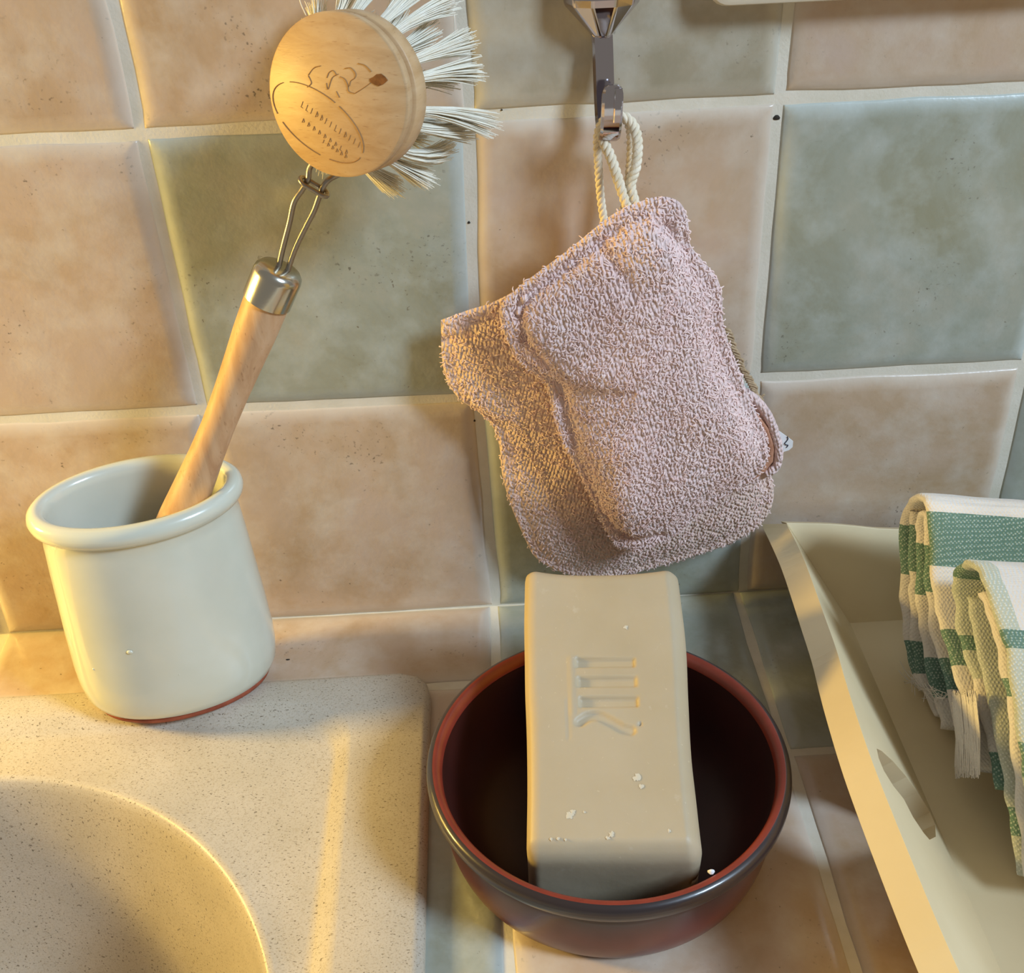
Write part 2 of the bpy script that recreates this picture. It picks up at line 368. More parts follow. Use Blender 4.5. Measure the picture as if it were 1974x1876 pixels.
# ------------------------------------------------------------ sink
def rrect_dist(ang, hx, hy, rad):
    """distance from the centre to a rounded rectangle outline along a direction"""
    c_, s_ = math.cos(ang), math.sin(ang); lo, hi = 0, 1.0
    for _ in range(40):
        t = (lo+hi)/2; x, y = abs(c_*t), abs(s_*t); qx, qy = x-hx+rad, y-hy+rad
        d = math.hypot(max(qx, 0), max(qy, 0))+min(max(qx, qy), 0)-rad
        if d < 0: lo = t
        else: hi = t
    return lo
HX, HY = .164, .1612
sv = []; sf = []; NA = 240
rings = []
for a in range(NA):
    an = 2*math.pi*a/NA; R0 = .1226
    ro = rrect_dist(an, HX, HY, .012); ri = rrect_dist(an, HX-.0335, HY-.0185, .022)
    zf, zr = .0024, .0068
    prof = [(.0, -.128), (.02, -.128), (.022, -.1265), (.05, -.125), (.085, -.121), (.100, -.114), (.108, -.100), (.112, -.08), (.1145, -.05), (.1165, -.025), (.118, -.008), (.1188, -.002), (.1198, .0012), (.1212, .0030), (.1232, zf)]
    mid = max(.1245, ri-.0045)
    ri2 = max(ri, .1275)
    prof += [((.1232+mid)/2, zf), (mid, zf), (ri2-.0028, zf+.0002), (ri2-.001, zf+.0009), (ri2+.0035, zr-.0009), (ri2+.0056, zr-.0002), (ri2+.0066, zr)]
    prof += [((ri2+.0072+ro)/2, zr), (ro-.004, zr), (ro-.0018, zr-.0004), (ro-.0005, zr-.0016), (ro, zr-.0035), (ro, .0006)]
    rings.append([(SC[0]+r_*math.cos(an), SC[1]+r_*math.sin(an), z_) for r_, z_ in prof])
K = len(rings[0])
for r_ in rings: sv += r_
for a in range(NA):
    b = (a+1) % NA
    for k in range(K-1): sf.append((a*K+k, a*K+k+1, b*K+k+1, b*K+k))
sink = empty('kitchen_sink', (SC[0], SC[1], 0), 'speckled beige stone composite sink set into the tiled worktop', 'sink')
mk('basin', sv, sf, M_SINK, sink)
dv, df = [], []
for k, (r_, z_) in enumerate([(.0, -.1265), (.018, -.1265), (.0205, -.1272), (.022, -.1285)]):
    for a in range(32): dv.append((SC[0]+r_*math.cos(a*math.pi/16), SC[1]+r_*math.sin(a*math.pi/16), z_))
for k in range(3):
    for a in range(32): df.append((k*32+a, (k+1)*32+a, (k+1)*32+(a+1) % 32, k*32+(a+1) % 32))
mk('drain', dv, df, M_CHROME, sink)

# ------------------------------------------------------------ lathe on an oval plan
def oval_lathe(prof, cx, cy_, a, b, rot, n=96, wob=0):
    v = []; f = []; c_, s_ = math.cos(rot), math.sin(rot)
    for d, z in prof:
        for k in range(n):
            t = 2*math.pi*k/n
            if d == 'c': x = y = 0
            else: x, y = (a-d)*math.cos(t), (b-d)*math.sin(t)
            v.append((cx+x*c_-y*s_, cy_+x*s_+y*c_, z+(wob*noise.noise((math.cos(t)*3, math.sin(t)*3, z*40)) if wob else 0)))
    for k in range(len(prof)-1):
        for i in range(n): f.append((k*n+i, k*n+(i+1) % n, (k+1)*n+(i+1) % n, (k+1)*n+i))
    return v, f

# utensil crock
CX, CY, CROT = -.1223, -.0456, .25
crock = empty('utensil_crock', (CX, CY, .0066), 'cream glazed oval utensil crock with rolled rim and bare red clay foot', 'crock')
ZB = .0070
prof = [(.0040, ZB+.0030), (.0016, ZB+.0052), (.0000, ZB+.009), (-.0008, ZB+.016), (-.0009, .030), (-.0003, .045), (.0006, .060), (.0015, .075), (.0023, .086), (.0028, .0905), (.0024, .0916),
        (.0008, .0922), (-.0003, .0938), (-.0007, .0958), (-.0002, .0978), (.0012, .0992), (.0030, .0996), (.0046, .0990), (.0055, .0975), (.0058, .095), (.0056, .085), (.0044, .060), (.0036, .030), (.0042, .018), (.0075, .0125), (.0120, .0115), ('c', .0115)]
v, f = oval_lathe(prof, CX, CY, .0364, .0241, CROT); mk('body', v, f, M_CREAM, crock)
v, f = oval_lathe([('c', ZB), (.0075, ZB), (.0052, ZB+.0003), (.0036, ZB+.0012), (.0028, ZB+.0030), (.0038, ZB+.0040)], CX, CY, .0364, .0241, CROT, wob=.0002)
mk('clay_foot', v, f, M_TERRA, crock)
# glaze runs and drips that hang on the wall of the crock
db = MB()
for px, py, w_, h_ in ((250, 1258, .0012, .0009), (160, 1352, .0008, .0018), (180, 1290, .0005, .0005), (345, 1300, .0006, .0005)):
    d = ray((px, py)); t = .30
    while t < .5:
        P = CAM+t*d; x, y = P[0]-CX, P[1]-CY; c_, s_ = math.cos(-CROT), math.sin(-CROT); X_, Y_ = x*c_-y*s_, x*s_+y*c_
        if (X_/.0370)**2+(Y_/.0247)**2 <= 1: break
        t += .0002
    for k in range(1):
        vv = []; ff = []
        nx, ny = X_/.037**2, Y_/.0247**2; L = math.hypot(nx, ny); c2, s2 = math.cos(CROT), math.sin(CROT)
        nrm = np.array([(nx*c2-ny*s2)/L, (nx*s2+ny*c2)/L, 0]); tan = np.cross([0, 0, 1], nrm)
        for i in range(7):
            la = math.pi*i/6-math.pi/2
            for j in range(8):
                lo = math.pi*j/7
                vv.append(P-nrm*.0002+tan*w_*math.cos(la)*math.cos(lo)+nrm*.0006*math.cos(la)*math.sin(lo)+np.array([0, 0, h_*math.sin(la)]))
        for i in range(6):
            for j in range(7): ff.append((i*8+j, i*8+j+1, (i+1)*8+j+1, (i+1)*8+j))
        mk('glaze_drip', vv, ff, M_CREAM, crock)

# ------------------------------------------------------------ dish brush
BY = -.043
brush = empty('dish_brush', (-.149, BY, .013), 'wooden dish brush with round head and pale bristles leaning in the cream crock', 'brush')
def bp(px, py, y=BY): return at(px, py, 1, y)
top = bp(541, 516); low = bp(350, 975); dirn = (low-top)/np.linalg.norm(low-top)
endp = top+dirn*((.0165-top[2])/dirn[2])
Ltot = np.linalg.norm(endp-top)
side = np.cross(dirn, [0, 1, 0]); side /= np.linalg.norm(side)
# beech handle with a waist
stations = [(.0110, .0072), (.0150, .0072), (.025, .0070), (.036, .0064), (.050, .0058), (.064, .0056), (.076, .0060), (.090, .0068), (.104, .0076), (.120, .0079), (.138, .0077), (.155, .0070), (Ltot-.006, .0064), (Ltot-.0015, .0050), (Ltot, .0030)]
st = [(s_, r_) for s_, r_ in stations]; path = []; rad = []
for s_ in np.linspace(.0110, Ltot, 60):
    rad.append(float(np.interp(s_, [a for a, b in st], [b for a, b in st])))
    bow = .0012*math.sin(max(0, (s_-.011))/(Ltot-.011)*math.pi)
    path.append(top+dirn*s_+side*bow)
mk('handle', *tube(path, rad, 28), M_WOOD, brush, angle=60)
fp = [(-.0004, .0018), (-.0002, .0050), (.0004, .0066), (.0016, .0076), (.0030, .0079), (.0122, .0079), (.0125, .0075)]
mk('ferrule', *tube([top+dirn*a for a, b in fp], [b for a, b in fp], 36), M_FERR, brush, angle=50)
# head frame
pf = bp(649, 186, -.0515); vdir = pf-CAM; vdir /= np.linalg.norm(vdir)
rr = RV-vdir*(RV@vdir); rr /= np.linalg.norm(rr); uu = np.cross(rr, vdir)
if uu@UV < 0: uu = -uu
tl = math.radians(31); sidev = math.cos(math.radians(12))*rr+math.sin(math.radians(12))*uu
AX = math.cos(tl)*vdir+math.sin(tl)*sidev
E1 = sidev-AX*(sidev@AX); E1 /= np.linalg.norm(E1); E2 = np.cross(AX, E1)
RH = .0223
def disc(prof, n=72):
    v = []; f = []
    for h, r_ in prof:
        for k in range(n):
            t = 2*math.pi*k/n; v.append(pf+AX*h+(E1*math.cos(t)+E2*math.sin(t))*r_)
    for k in range(len(prof)-1):
        for i in range(n): f.append((k*n+i, k*n+(i+1) % n, (k+1)*n+(i+1) % n, (k+1)*n+i))
    f.append(tuple(range(n))[::-1]); f.append(tuple((len(prof)-1)*n+i for i in range(n)))
    return v, f
mk('head', *disc([(0, RH-.0006), (.0005, RH), (.0030, RH), (.0033, RH-.0003), (.0036, RH-.0022), (.0052, RH-.0022), (.0055, RH-.0002), (.0059, RH+.0001), (.0118, RH), (.0124, RH-.0007)]), M_WOODF, brush, angle=50)
# stamped emblem on the face (worn oval with lettering and a crest)
def facept(px, py, h=-.00006):
    return onplane((px, py), pf, AX)+AX*h
stamp = MB()
def stroke(pts, w_, m_=0):
    P = [facept(*p) for p in smooth_path(pts, 5)]
    stamp.add(*tube(P, [w_*(.75+.5*abs(noise.noise((i*.9, w_*1e4, pts[0][0])))) for i in range(len(P))], 5), m_)
ov = []
for k in range(61):
    t = 2*math.pi*k/60; a_, b_ = 106, 50; rot = math.radians(40)
    x = a_*math.cos(t); y = b_*math.sin(t); ov.append((613+x*math.cos(rot)-y*math.sin(rot), 236+x*math.sin(rot)+y*math.cos(rot)))
for s0, s1 in ((0, 9), (11, 20), (22, 33), (35, 45), (46, 58)): stroke(ov[s0:s1+1], .00016)
# small upright letter strokes, three worn lines of text
def letters(x0, y0, x1, y1, n, h):
    d = np.array([x1-x0, y1-y0], float); L = np.linalg.norm(d); d /= L; nn = np.array([.35, -.94])
    for i in range(n):
        c0 = np.array([x0, y0])+d*L*i/(n-1); k = random.Random(i*3+n).choice([0, 1, 2, 1])
        a0 = c0; a1 = c0+nn*h
        stroke([a0, (a0+a1)/2+d*.3, a1], .00008)
        if k == 1: stroke([a0, a0+d*4.0+nn*h*.4, a1], .00007)
        if k == 2: stroke([a0, a0+d*4.5], .00007)
letters(580, 206, 690, 284, 13, 11)
letters(582, 236, 665, 296, 9, 8)
letters(622, 276, 664, 304, 6, 7)
for pts in ([(594, 145), (605, 131), (618, 127)], [(594, 146), (600, 160), (592, 168)], [(630, 150), (634, 140), (642, 136), (648, 144)], [(629, 160), (632, 172), (640, 150), (652, 143)],
            [(655, 148), (664, 152), (670, 164), (672, 176), (684, 180)], [(664, 132), (676, 131), (685, 141), (684, 150), (676, 156), (673, 166)], [(648, 176), (654, 188)], [(690, 122), (704, 126), (716, 138)], [(684, 180), (700, 170), (714, 160)]):
    stroke(pts, .00013)
stamp.build('stamped_emblem', [M_BURN], brush)
kv = MB(); kc = [(720, 148), (726, 143), (735, 142), (743, 148), (748, 155), (740, 162), (730, 166), (722, 163), (714, 158), (712, 152)]
kp = [facept(*q, h=-.0001) for q in kc]; cc = sum(kp)/len(kp)
kv.add([cc-AX*.0001]+kp, [(0, i+1, (i+1) % len(kp)+1) for i in range(len(kp))]); kv.build('burnt_knot', M_KNOT, brush)
# wires
wA = smooth_path([bp(534, 530), bp(545, 480), bp(558, 430), bp(567, 390), bp(583, 365), bp(594, 345), bp(598, 322), facept(603, 300, .0046)+0], 6)
wB = smooth_path([bp(551, 534), bp(568, 482), bp(590, 436), bp(606, 405), bp(617, 375), bp(630, 350), bp(655, 335), facept(700, 312, .0046)], 6)
mk('wire', *tube(wA, .00092, 10), M_STEEL, brush); mk('wire', *tube(wB, .00092, 10), M_STEEL, brush)
# clip round the two wires
c0, c1 = bp(582, 347), bp(628, 374); cd = (c1-c0); cl_ = np.linalg.norm(cd); cd /= cl_
cn = np.array([0, 1.0, 0]); cl = []
for k in range(40):
    t = 2*math.pi*k/40; x = math.cos(t); y = math.sin(t)
    sx = np.sign(x)*abs(x)**.6
    cl.append((c0+c1)/2+cd*sx*(cl_/2+.0006)+cn*.0018*y*(1-.35*math.exp(-(x*3)**2))+UV*.0006*y)
mk('wire_clip', *tube(cl, .00075, 8, closed=True), M_STEEL, brush)
# bristle tufts
def tuft(root, d, L, n, spread, seed):
    r = random.Random(seed); mb = MB(); d = d/np.linalg.norm(d)
    a = np.cross(d, [0, 0, 1.0]); a /= np.linalg.norm(a); b = np.cross(d, a)
    droop = a*r.uniform(-.2, .2)+b*r.uniform(-.2, .2)+UV*.22*max(0, -float(d@UV)+.5)
    for _ in range(n):
        t = r.uniform(0, 2*math.pi); q = math.sqrt(r.random()); o0 = (a*math.cos(t)+b*math.sin(t))*q
        ll = L*r.uniform(.86, 1.04); tip = o0*spread+(a*r.gauss(0, 1)+b*r.gauss(0, 1))*.0006
        pts = []
        for k in range(5):
            u = k/4; pts.append(root+o0*.0012*(1-u)+tip*u**1.3+d*ll*u+droop*ll*u*u)
        mb.add(*tube(pts, [.00018, .00020, .00020, .00017, .00010], 3, cap=False))
    return mb
k_ = 0
for R_, n_, sp_, cnt in ((.0196, 18, .52, 105), (.0135, 11, .28, 70), (.0065, 6, .12, 60)):
    for i in range(n_):
        t = 2*math.pi*(i+.3*(k_ % 2))/n_; rad_ = E1*math.cos(t)+E2*math.sin(t); k_ += 1
        root = pf+AX*.0120+rad_*R_
        d = AX*math.cos(sp_)+rad_*math.sin(sp_)
        L_ = .0245*(1+.10*noise.noise((i*3.1, R_*900, 0)))
        # keep the tips off the wall
        ymax = -.003
        if (root+d*L_)[1] > ymax: L_ = max(.008, (ymax-root[1])/max(d[1], 1e-3)) if d[1] > 0 else L_
        tuft(root, d, L_, cnt, .0036, k_).build('bristle_tuft', M_BRIS, brush)
# a few stray hairs
sb = MB()
for q in ([(775, 60), (830, 35), (888, 2)], [(868, 104), (876, 70), (875, 28)], [(870, 92), (900, 104), (928, 106)], [(590, 30), (580, 8), (574, -14)]):
    sb.add(*tube(smooth_path([at(a_, b_, 1, -.03) for a_, b_ in q], 4), .00012, 4))
sb.build('stray_bristles', M_BRIS, brush)['kind'] = 'stuff'

# ------------------------------------------------------------ soap dish bowl
BX, BYC = .0351, -.1237
bowl = empty('soap_bowl', (BX, BYC, .0016), 'round dark brown glazed clay bowl with red-brown rim holding the big soap block', 'bowl')
Z0 = .0017
pr = [(0, Z0+.0004), (.038, Z0+.0004), (.0405, Z0), (.0478, Z0), (.0498, .0030), (.0521, .0065), (.0537, .0115), (.0545, .0170), (.0549, .0230), (.0550, .0265), (.0549, .0285), (.0557, .0300), (.0578, .0320), (.0588, .0342), (.0588, .0362)]
pr2 = [(.0588, .0362), (.0584, .0376), (.0574, .0385), (.0562, .0386), (.0550, .0380), (.0543, .0368)]
pr3 = [(.0543, .0368), (.0538, .034), (.0532, .029), (.0515, .022), (.0485, .0155), (.0440, .0105), (.038, .0078), (.028, .0068), (0, .0066)]
def lathe(pr, cx, cy_, n=128):
    v = []; f = []
    for r_, z in pr:
        for k in range(n): v.append((cx+r_*math.cos(2*math.pi*k/n), cy_+r_*math.sin(2*math.pi*k/n), z))
    for k in range(len(pr)-1):
        for i in range(n): f.append((k*n+i, k*n+(i+1) % n, (k+1)*n+(i+1) % n, (k+1)*n+i))
    return v, f
def dense(pr): return [tuple(p) for p in smooth_path(pr, 4)]
mk('outer_wall', *lathe(dense(pr), BX, BYC), M_BOWLOUT, bowl)
mk('rim', *lathe([(.0568, .0385), (.0562, .0386), (.0550, .0381), (.0542, .0370), (.0538, .0350)], BX, BYC), M_RIM, bowl)['label'] = 'red-brown rim'
mk('inner_wall', *lathe(dense([(.0538, .0350)]+pr3[1:]), BX, BYC), M_BOWLIN, bowl)
mk('rim_lip', *lathe([(.0588, .0350), (.0589, .0358), (.0588, .0364), (.0584, .0375), (.0577, .0382), (.0568, .0385)], BX, BYC), M_BOWLOUT, bowl)

# ------------------------------------------------------------ soap block
sx_, sy_, sz_, sal, sps, sw, sL, sth = .0330, -.1636, .0398, .3398, -.0644, .0530, .1008, .0340
ax = np.array([math.cos(sps), math.sin(sps), 0]); fy = np.array([-math.sin(sps)*math.cos(sal), math.cos(sps)*math.cos(sal), math.sin(sal)]); nn = np.cross(ax, fy)
SO = np.array([sx_, sy_, sz_])
def soap_uv(px, py):
    P = onplane((px, py), SO, nn)-SO; return P@ax, P@fy
bars = [(soap_uv(1110, 1277), soap_uv(1222, 1277), .0017), (soap_uv(1114, 1315), soap_uv(1226, 1314), .0018), (soap_uv(1117, 1354), soap_uv(1229, 1353), .0018)]
wave = [soap_uv(*p) for p in smooth_path([(1118, 1392), (1135, 1382), (1155, 1381), (1180, 1393), (1200, 1404), (1216, 1408)], 6)]
ang_ln = [soap_uv(1094, 1350), soap_uv(1096, 1425)]
dig = [(soap_uv(1234, 1396), .0007)]
def segd(p, a, b):
    a = np.array(a); b = np.array(b); d = b-a; t = np.clip(((p-a)@d)/(d@d), 0, 1); return np.linalg.norm(p-a-np.outer(t, d), axis=1) if p.ndim == 2 else np.linalg.norm(p-a-t*d)
def sstep(x, a, b):
    t = np.clip((x-a)/(b-a), 0, 1); return t*t*(3-2*t)
nu, nv, nw = 96, 170, 14; hx_, hy_, hz_ = sw/2, sL/2, sth/2; rb = .0042
def face_pts(kind):
    out = []
    if kind in ('t', 'b'):
        A_, B_ = np.meshgrid(np.linspace(-hx_, hx_, nu+1), np.linspace(-hy_, hy_, nv+1)); C_ = np.full_like(A_, hz_ if kind == 't' else -hz_); return A_, B_, C_
    if kind in ('l', 'r'):
        B_, C_ = np.meshgrid(np.linspace(-hy_, hy_, nv+1), np.linspace(-hz_, hz_, nw+1)); A_ = np.full_like(B_, hx_ if kind == 'r' else -hx_); return A_, B_, C_
    A_, C_ = np.meshgrid(np.linspace(-hx_, hx_, nu+1), np.linspace(-hz_, hz_, nw+1)); B_ = np.full_like(A_, hy_ if kind == 'f' else -hy_); return A_, B_, C_
sbv = []; sbf = []
for kd in 'tblrfn':
    A_, B_, C_ = face_pts(kd); sh = A_.shape; p = np.stack([A_.ravel(), B_.ravel(), C_.ravel()], -1)
    ext = np.array([hx_, hy_, hz_]); q = np.clip(p, -(ext-rb), ext-rb); d = p-q; d /= np.linalg.norm(d, axis=1)[:, None]+1e-12; p = q+d*rb
    # worn concave far end, softened right shoulder, gently crowned body
    t = (p[:, 0]/hx_)
    p[:, 1] -= sstep(p[:, 1], hy_*.55, hy_)*(.0027*(1-t**2)**1.0)*(p[:, 2] > -9)
    p[:, 2] -= .0022*sstep(p[:, 0], hx_*.80, hx_)*(p[:, 2] > 0)
    p[:, 2] -= .0016*sstep(-p[:, 1], hy_*.90, hy_)*(p[:, 2] > 0)
    p[:, 0] += .0006*np.sin(p[:, 1]*60)*t
    p[:, 1] -= .0065*sstep(-p[:, 1], hy_*.4, hy_)*np.clip(.5-p[:, 2]/sth, 0, 1)
    if kd == 't':
        uv = np.stack([p[:, 0], p[:, 1]+hy_], -1); dep = np.zeros(len(p))
        for a, b, w_ in bars:
            a = np.array(a); b = np.array(b); dx = (b-a)/np.linalg.norm(b-a); L = np.linalg.norm(b-a); rel = uv-a
            al_ = rel@dx; pe = np.abs(rel@np.array([-dx[1], dx[0]]))
            m_ = (1-sstep(pe, w_*.82, w_*1.05))*sstep(al_, -.0003, .0005)*(1-sstep(al_, L-.0002, L+.0004)); dep = np.maximum(dep, m_*(.0011+.0004*(1-al_/L)))
        dm = np.min([segd(uv, wave[i], wave[i+1]) for i in range(len(wave)-1)], axis=0); dep = np.maximum(dep, .0010*(1-sstep(dm, .0010, .0019)))
        dl = segd(uv, *ang_ln); dep = np.maximum(dep, .00018*(1-sstep(dl, .0002, .0007)))
        for c_, r_ in dig: dep = np.maximum(dep, .0010*(1-sstep(np.linalg.norm(uv-np.array(c_), axis=1), r_*.4, r_)))
        # raised burr left of the stamp
        a = np.array(soap_uv(1100, 1270)); b = np.array(soap_uv(1104, 1375)); dep -= .00022*(1-sstep(segd(uv, a, b), .0004, .0013))
        p[:, 2] -= dep
    for i in range(len(p)):
        nz = .00035*noise.noise((p[i, 0]*55, p[i, 1]*55, p[i, 2]*55)); p[i] += d[i]*nz if np.isfinite(d[i]).all() else 0
    Wp = SO+np.outer(p[:, 0], ax)+np.outer(p[:, 1]+hy_, fy)+np.outer(p[:, 2]-hz_, nn)
    k = len(sbv); sbv += list(Wp); R_, C2 = sh
    for j in range(R_-1):
        for i in range(C2-1):
            fc = (k+j*C2+i, k+j*C2+i+1, k+(j+1)*C2+i+1, k+(j+1)*C2+i)
            sbf.append(fc if kd in 'trn' else fc[::-1])
so = mk('block', sbv, sbf, M_SOAP, None)
bm = bmesh.new(); bm.from_mesh(so.data); bmesh.ops.remove_doubles(bm, verts=bm.verts, dist=.00004); bmesh.ops.recalc_face_normals(bm, faces=bm.faces); bm.to_mesh(so.data); bm.free()
soap = empty('soap_block', tuple(SO), 'large rectangular pale olive soap block with a stamped mark leaning in the brown bowl', 'soap')
so.parent = soap; so.matrix_parent_inverse = Matrix.Translation(soap.location).inverted()
def fleck(cx, cy_, R_, seed, mat, nm):
    r = random.Random(seed); pts = []
    n = 16
    P0 = SO+ax*cx+fy*cy_-nn*.0
    for k in range(n):
        t = 2*math.pi*k/n; q = R_*r.uniform(.45, 1.1); pts.append(P0+ax*q*math.cos(t)+fy*q*math.sin(t)+nn*.00012)
    return [P0+nn*.0003]+pts, [(0, i+1, (i+1) % n+1) for i in range(n)]
fb = MB()
for i, (px, py, R_) in enumerate(((1098, 1572, .0018), (1104, 1566, .0013), (1126, 1566, .0006), (1179, 1608, .0014), (1172, 1616, .0010), (1228, 1500, .0018), (1236, 1516, .0012), (1062, 1618, .0009), (1076, 1617, .0009), (1090, 1619, .0007), (1290, 1602, .0008), (1206, 1210, .0012))):
    u_, v_ = soap_uv(px, py); fb.add(*fleck(u_, v_, R_*.8, i, None, ''))
fb.build('salt_flecks', M_BLOOM, soap)['kind'] = 'stuff'

# ------------------------------------------------------------ chrome wall hook
hook = empty('wall_hook', (.045, -.001, .24), 'shiny chrome wall hook with faceted body above the pink scrubbing pads', 'hook')
hb = MB()
YW = -.0016
def hp(px, py, y): return at(px, py, 1, y)
sec = []   # half-round faceted body that narrows towards the strap
for (xl, xr, z, dep) in ((.0330, .0572, .262, .011), (.0330, .0572, .2462, .0115), (.0333, .0568, .2440, .011), (.0412, .0490, .2350, .0074), (.0418, .0484, .2340, .0066)):
    xc, hw = (xl+xr)/2, (xr-xl)/2
    sec.append([(xc+hw*a_, YW-dep*b_, z) for a_, b_ in ((-1, 0), (-1, .35), (-.78, .8), (-.3, 1), (.3, 1), (.78, .8), (1, .35), (1, 0))])
vv = sum(sec, []); n8 = 8
ff = [(k*n8+i, (k+1)*n8+i, (k+1)*n8+(i+1) % n8, k*n8+(i+1) % n8) for k in range(4) for i in range(n8)]+[tuple(range(n8)), tuple(4*n8+i for i in range(n8))[::-1]]
hb.add(vv, ff); bevel(hb.build('backplate', M_CHROME, hook, False), .0006, 2, 20)
def strap(pathYZ, x0, x1, hw, th, name):
    """rounded flat strip that follows a path in Y-Z and drifts from x0 to x1"""
    P = smooth_path([np.array(p) for p in pathYZ], 6); N = len(P); v = []; f = []
    for i, p in enumerate(P):
        t = P[min(i+1, N-1)]-P[max(i-1, 0)]; t /= np.linalg.norm(t); nr = np.array([-t[1], t[0]]); xc = x0+(x1-x0)*i/(N-1); hw_ = hw*math.sqrt(max(.05, 1-max(0, (i-(N-5))/4.6)**2)) if N > 20 else hw
        for a_, b_ in ((-1, .5), (-.75, 1), (.75, 1), (1, .5), (1, -.5), (.75, -1), (-.75, -1), (-1, -.5)):
            q = p+nr*b_*th/2; v.append((xc+a_*hw_, q[0], q[1]))
    for i in range(N-1):
        for k in range(8): f.append((i*8+k, i*8+(k+1) % 8, (i+1)*8+(k+1) % 8, (i+1)*8+k))
    f.append(tuple(range(8))[::-1]); f.append(tuple((N-1)*8+i for i in range(8)))
    return mk(name, v, f, M_CHROME, hook, True, angle=30)
strap([(-.0060, .2350), (-.0066, .2300), (-.0085, .2200), (-.0110, .2110), (-.0145, .2062), (-.0190, .2062), (-.0225, .2105), (-.0238, .2180), (-.0236, .2240)], .0450, .0466, .0033, .0020, 'curled_strap')
strap([(-.0246, .2128), (-.0252, .2180), (-.0248, .2232)], .0478, .0482, .0012, .0010, 'raised_bead')

# ------------------------------------------------------------ pink scrubbing pads
def pad_mesh(outline, yp, Tf, Tb, n=420, R_=46, dips=(), lean=0.0, ridge=.0006, seed=0, cen=None):
    O = [at(px, py, 1, yp) for px, py in outline]
    O = np.array(resample([p[[0, 2]] for p in smooth_path([np.array(o) for o in O]+[np.array(O[0])], 5)[:-1]], n))
    c = O.mean(0) if cen is None else np.array([at(cen[0], cen[1], 1, yp)[0], at(cen[0], cen[1], 1, yp)[2]])
    S = np.concatenate([np.linspace(0, .8, 20)[:-1], np.linspace(.8, 1, R_-19)])
    sz = O[:, 1].max()
    def surf(sgn, T):
        g_ = np.zeros((len(S), n, 3))
        for k, s_ in enumerate(S):
            P = c+(O-c)*s_
            dist = (1-s_)*np.linalg.norm(O-c, axis=1)
            prof = np.clip(1-np.exp(-np.maximum(dist-.0028, 0)/.011), 0, 1)
            h = T*prof
            # rolled seam edge, then the stitched valley
            h = h+ridge*np.exp(-((dist-.0022)/.0016)**2)*sgn_(sgn)-.0002*np.exp(-((dist-.0052)/.0012)**2)
            h = h+.0009*np.sqrt(np.clip(1-((.0014-dist)/.0014)**2, 0, 1))*(dist < .0014)+.0009*(dist >= .0014)
            for j in range(n):
                x, z = P[j]
                h[j] += prof[j]*(.0019*noise.noise((x*32+seed, z*32, sgn))+.0010*noise.noise((x*75+seed, z*75, 3)))
                for (dx_, dz_, ex, ez, dep, wd) in dips:
                    d_ = segd(np.array([x, z]), (dx_, dz_), (ex, ez)); h[j] -= dep*math.exp(-(d_/wd)**2)
            h *= 1.0 if s_ < 1 else 0
            g_[k, :, 0] = P[:, 0]; g_[k, :, 2] = P[:, 1]; g_[k, :, 1] = yp-sgn*h+lean*(sz-P[:, 1])
        return g_
    F = surf(1, Tf); B = surf(-1, Tb); K_ = len(S)
    v = np.concatenate([F.reshape(-1, 3), B.reshape(-1, 3)]); f = []
    for k in range(K_-1):
        a = np.arange(n); b = (a+1) % n
        for i in range(n):
            f.append((k*n+i, k*n+(i+1) % n, (k+1)*n+(i+1) % n, (k+1)*n+i))
            o_ = K_*n; f.append((o_+k*n+i, o_+(k+1)*n+i, o_+(k+1)*n+(i+1) % n, o_+k*n+(i+1) % n))
    return v, f, F, O
def sgn_(s): return 1 if s > 0 else .5
def dip(a, b, yp, dep, wd):
    A_ = at(a[0], a[1], 1, yp); B_ = at(b[0], b[1], 1, yp); return (A_[0], A_[2], B_[0], B_[2], dep, wd)
def tufts(F, n, seed, out=.0012, ln=.0030):
    r = np.random.default_rng(seed); mb = MB(); K_, n_, _ = F.shape
    # area-fair picks
    wk = np.linalg.norm(np.roll(F, -1, 1)-F, axis=2)[:-1]*np.linalg.norm(F[1:]-F[:-1], axis=2); wk = wk.ravel()/wk.sum()
    idx = r.choice(len(wk), n, p=wk)
    for t in idx:
        k, i = divmod(int(t), n_); j = (i+1) % n_; a, b = r.random(2)
        p = F[k, i]*(1-a)*(1-b)+F[k, j]*a*(1-b)+F[k+1, i]*(1-a)*b+F[k+1, j]*a*b
        nr = np.cross(F[k, j]-F[k, i], F[k+1, i]-F[k, i]); L = np.linalg.norm(nr)
        if L < 1e-14: continue
        nr /= L
        if nr[1] > 0: nr = -nr
        d = r.normal(size=3)+np.array([.15, 0, -.9]); d -= nr*(d@nr); d /= np.linalg.norm(d)+1e-9
        s_ = np.cross(d, nr); ll = ln*r.uniform(.45, 1.15); w_ = r.uniform(.00016, .00026)
        p0 = p-nr*.0001; p1 = p+d*ll*.45+nr*out*r.uniform(.25, .75); p2 = p+d*ll+nr*out*r.uniform(-.05, .5)
        mb.add([p0-s_*w_, p0+s_*w_, p1+s_*w_+nr*.00008, p1-s_*w_+nr*.00008, p2+s_*w_*.5, p2-s_*w_*.5, p1+nr*.0004], [(0, 1, 6), (0, 6, 3), (1, 2, 6), (3, 6, 5), (6, 4, 5), (2, 4, 6)])
    return mb
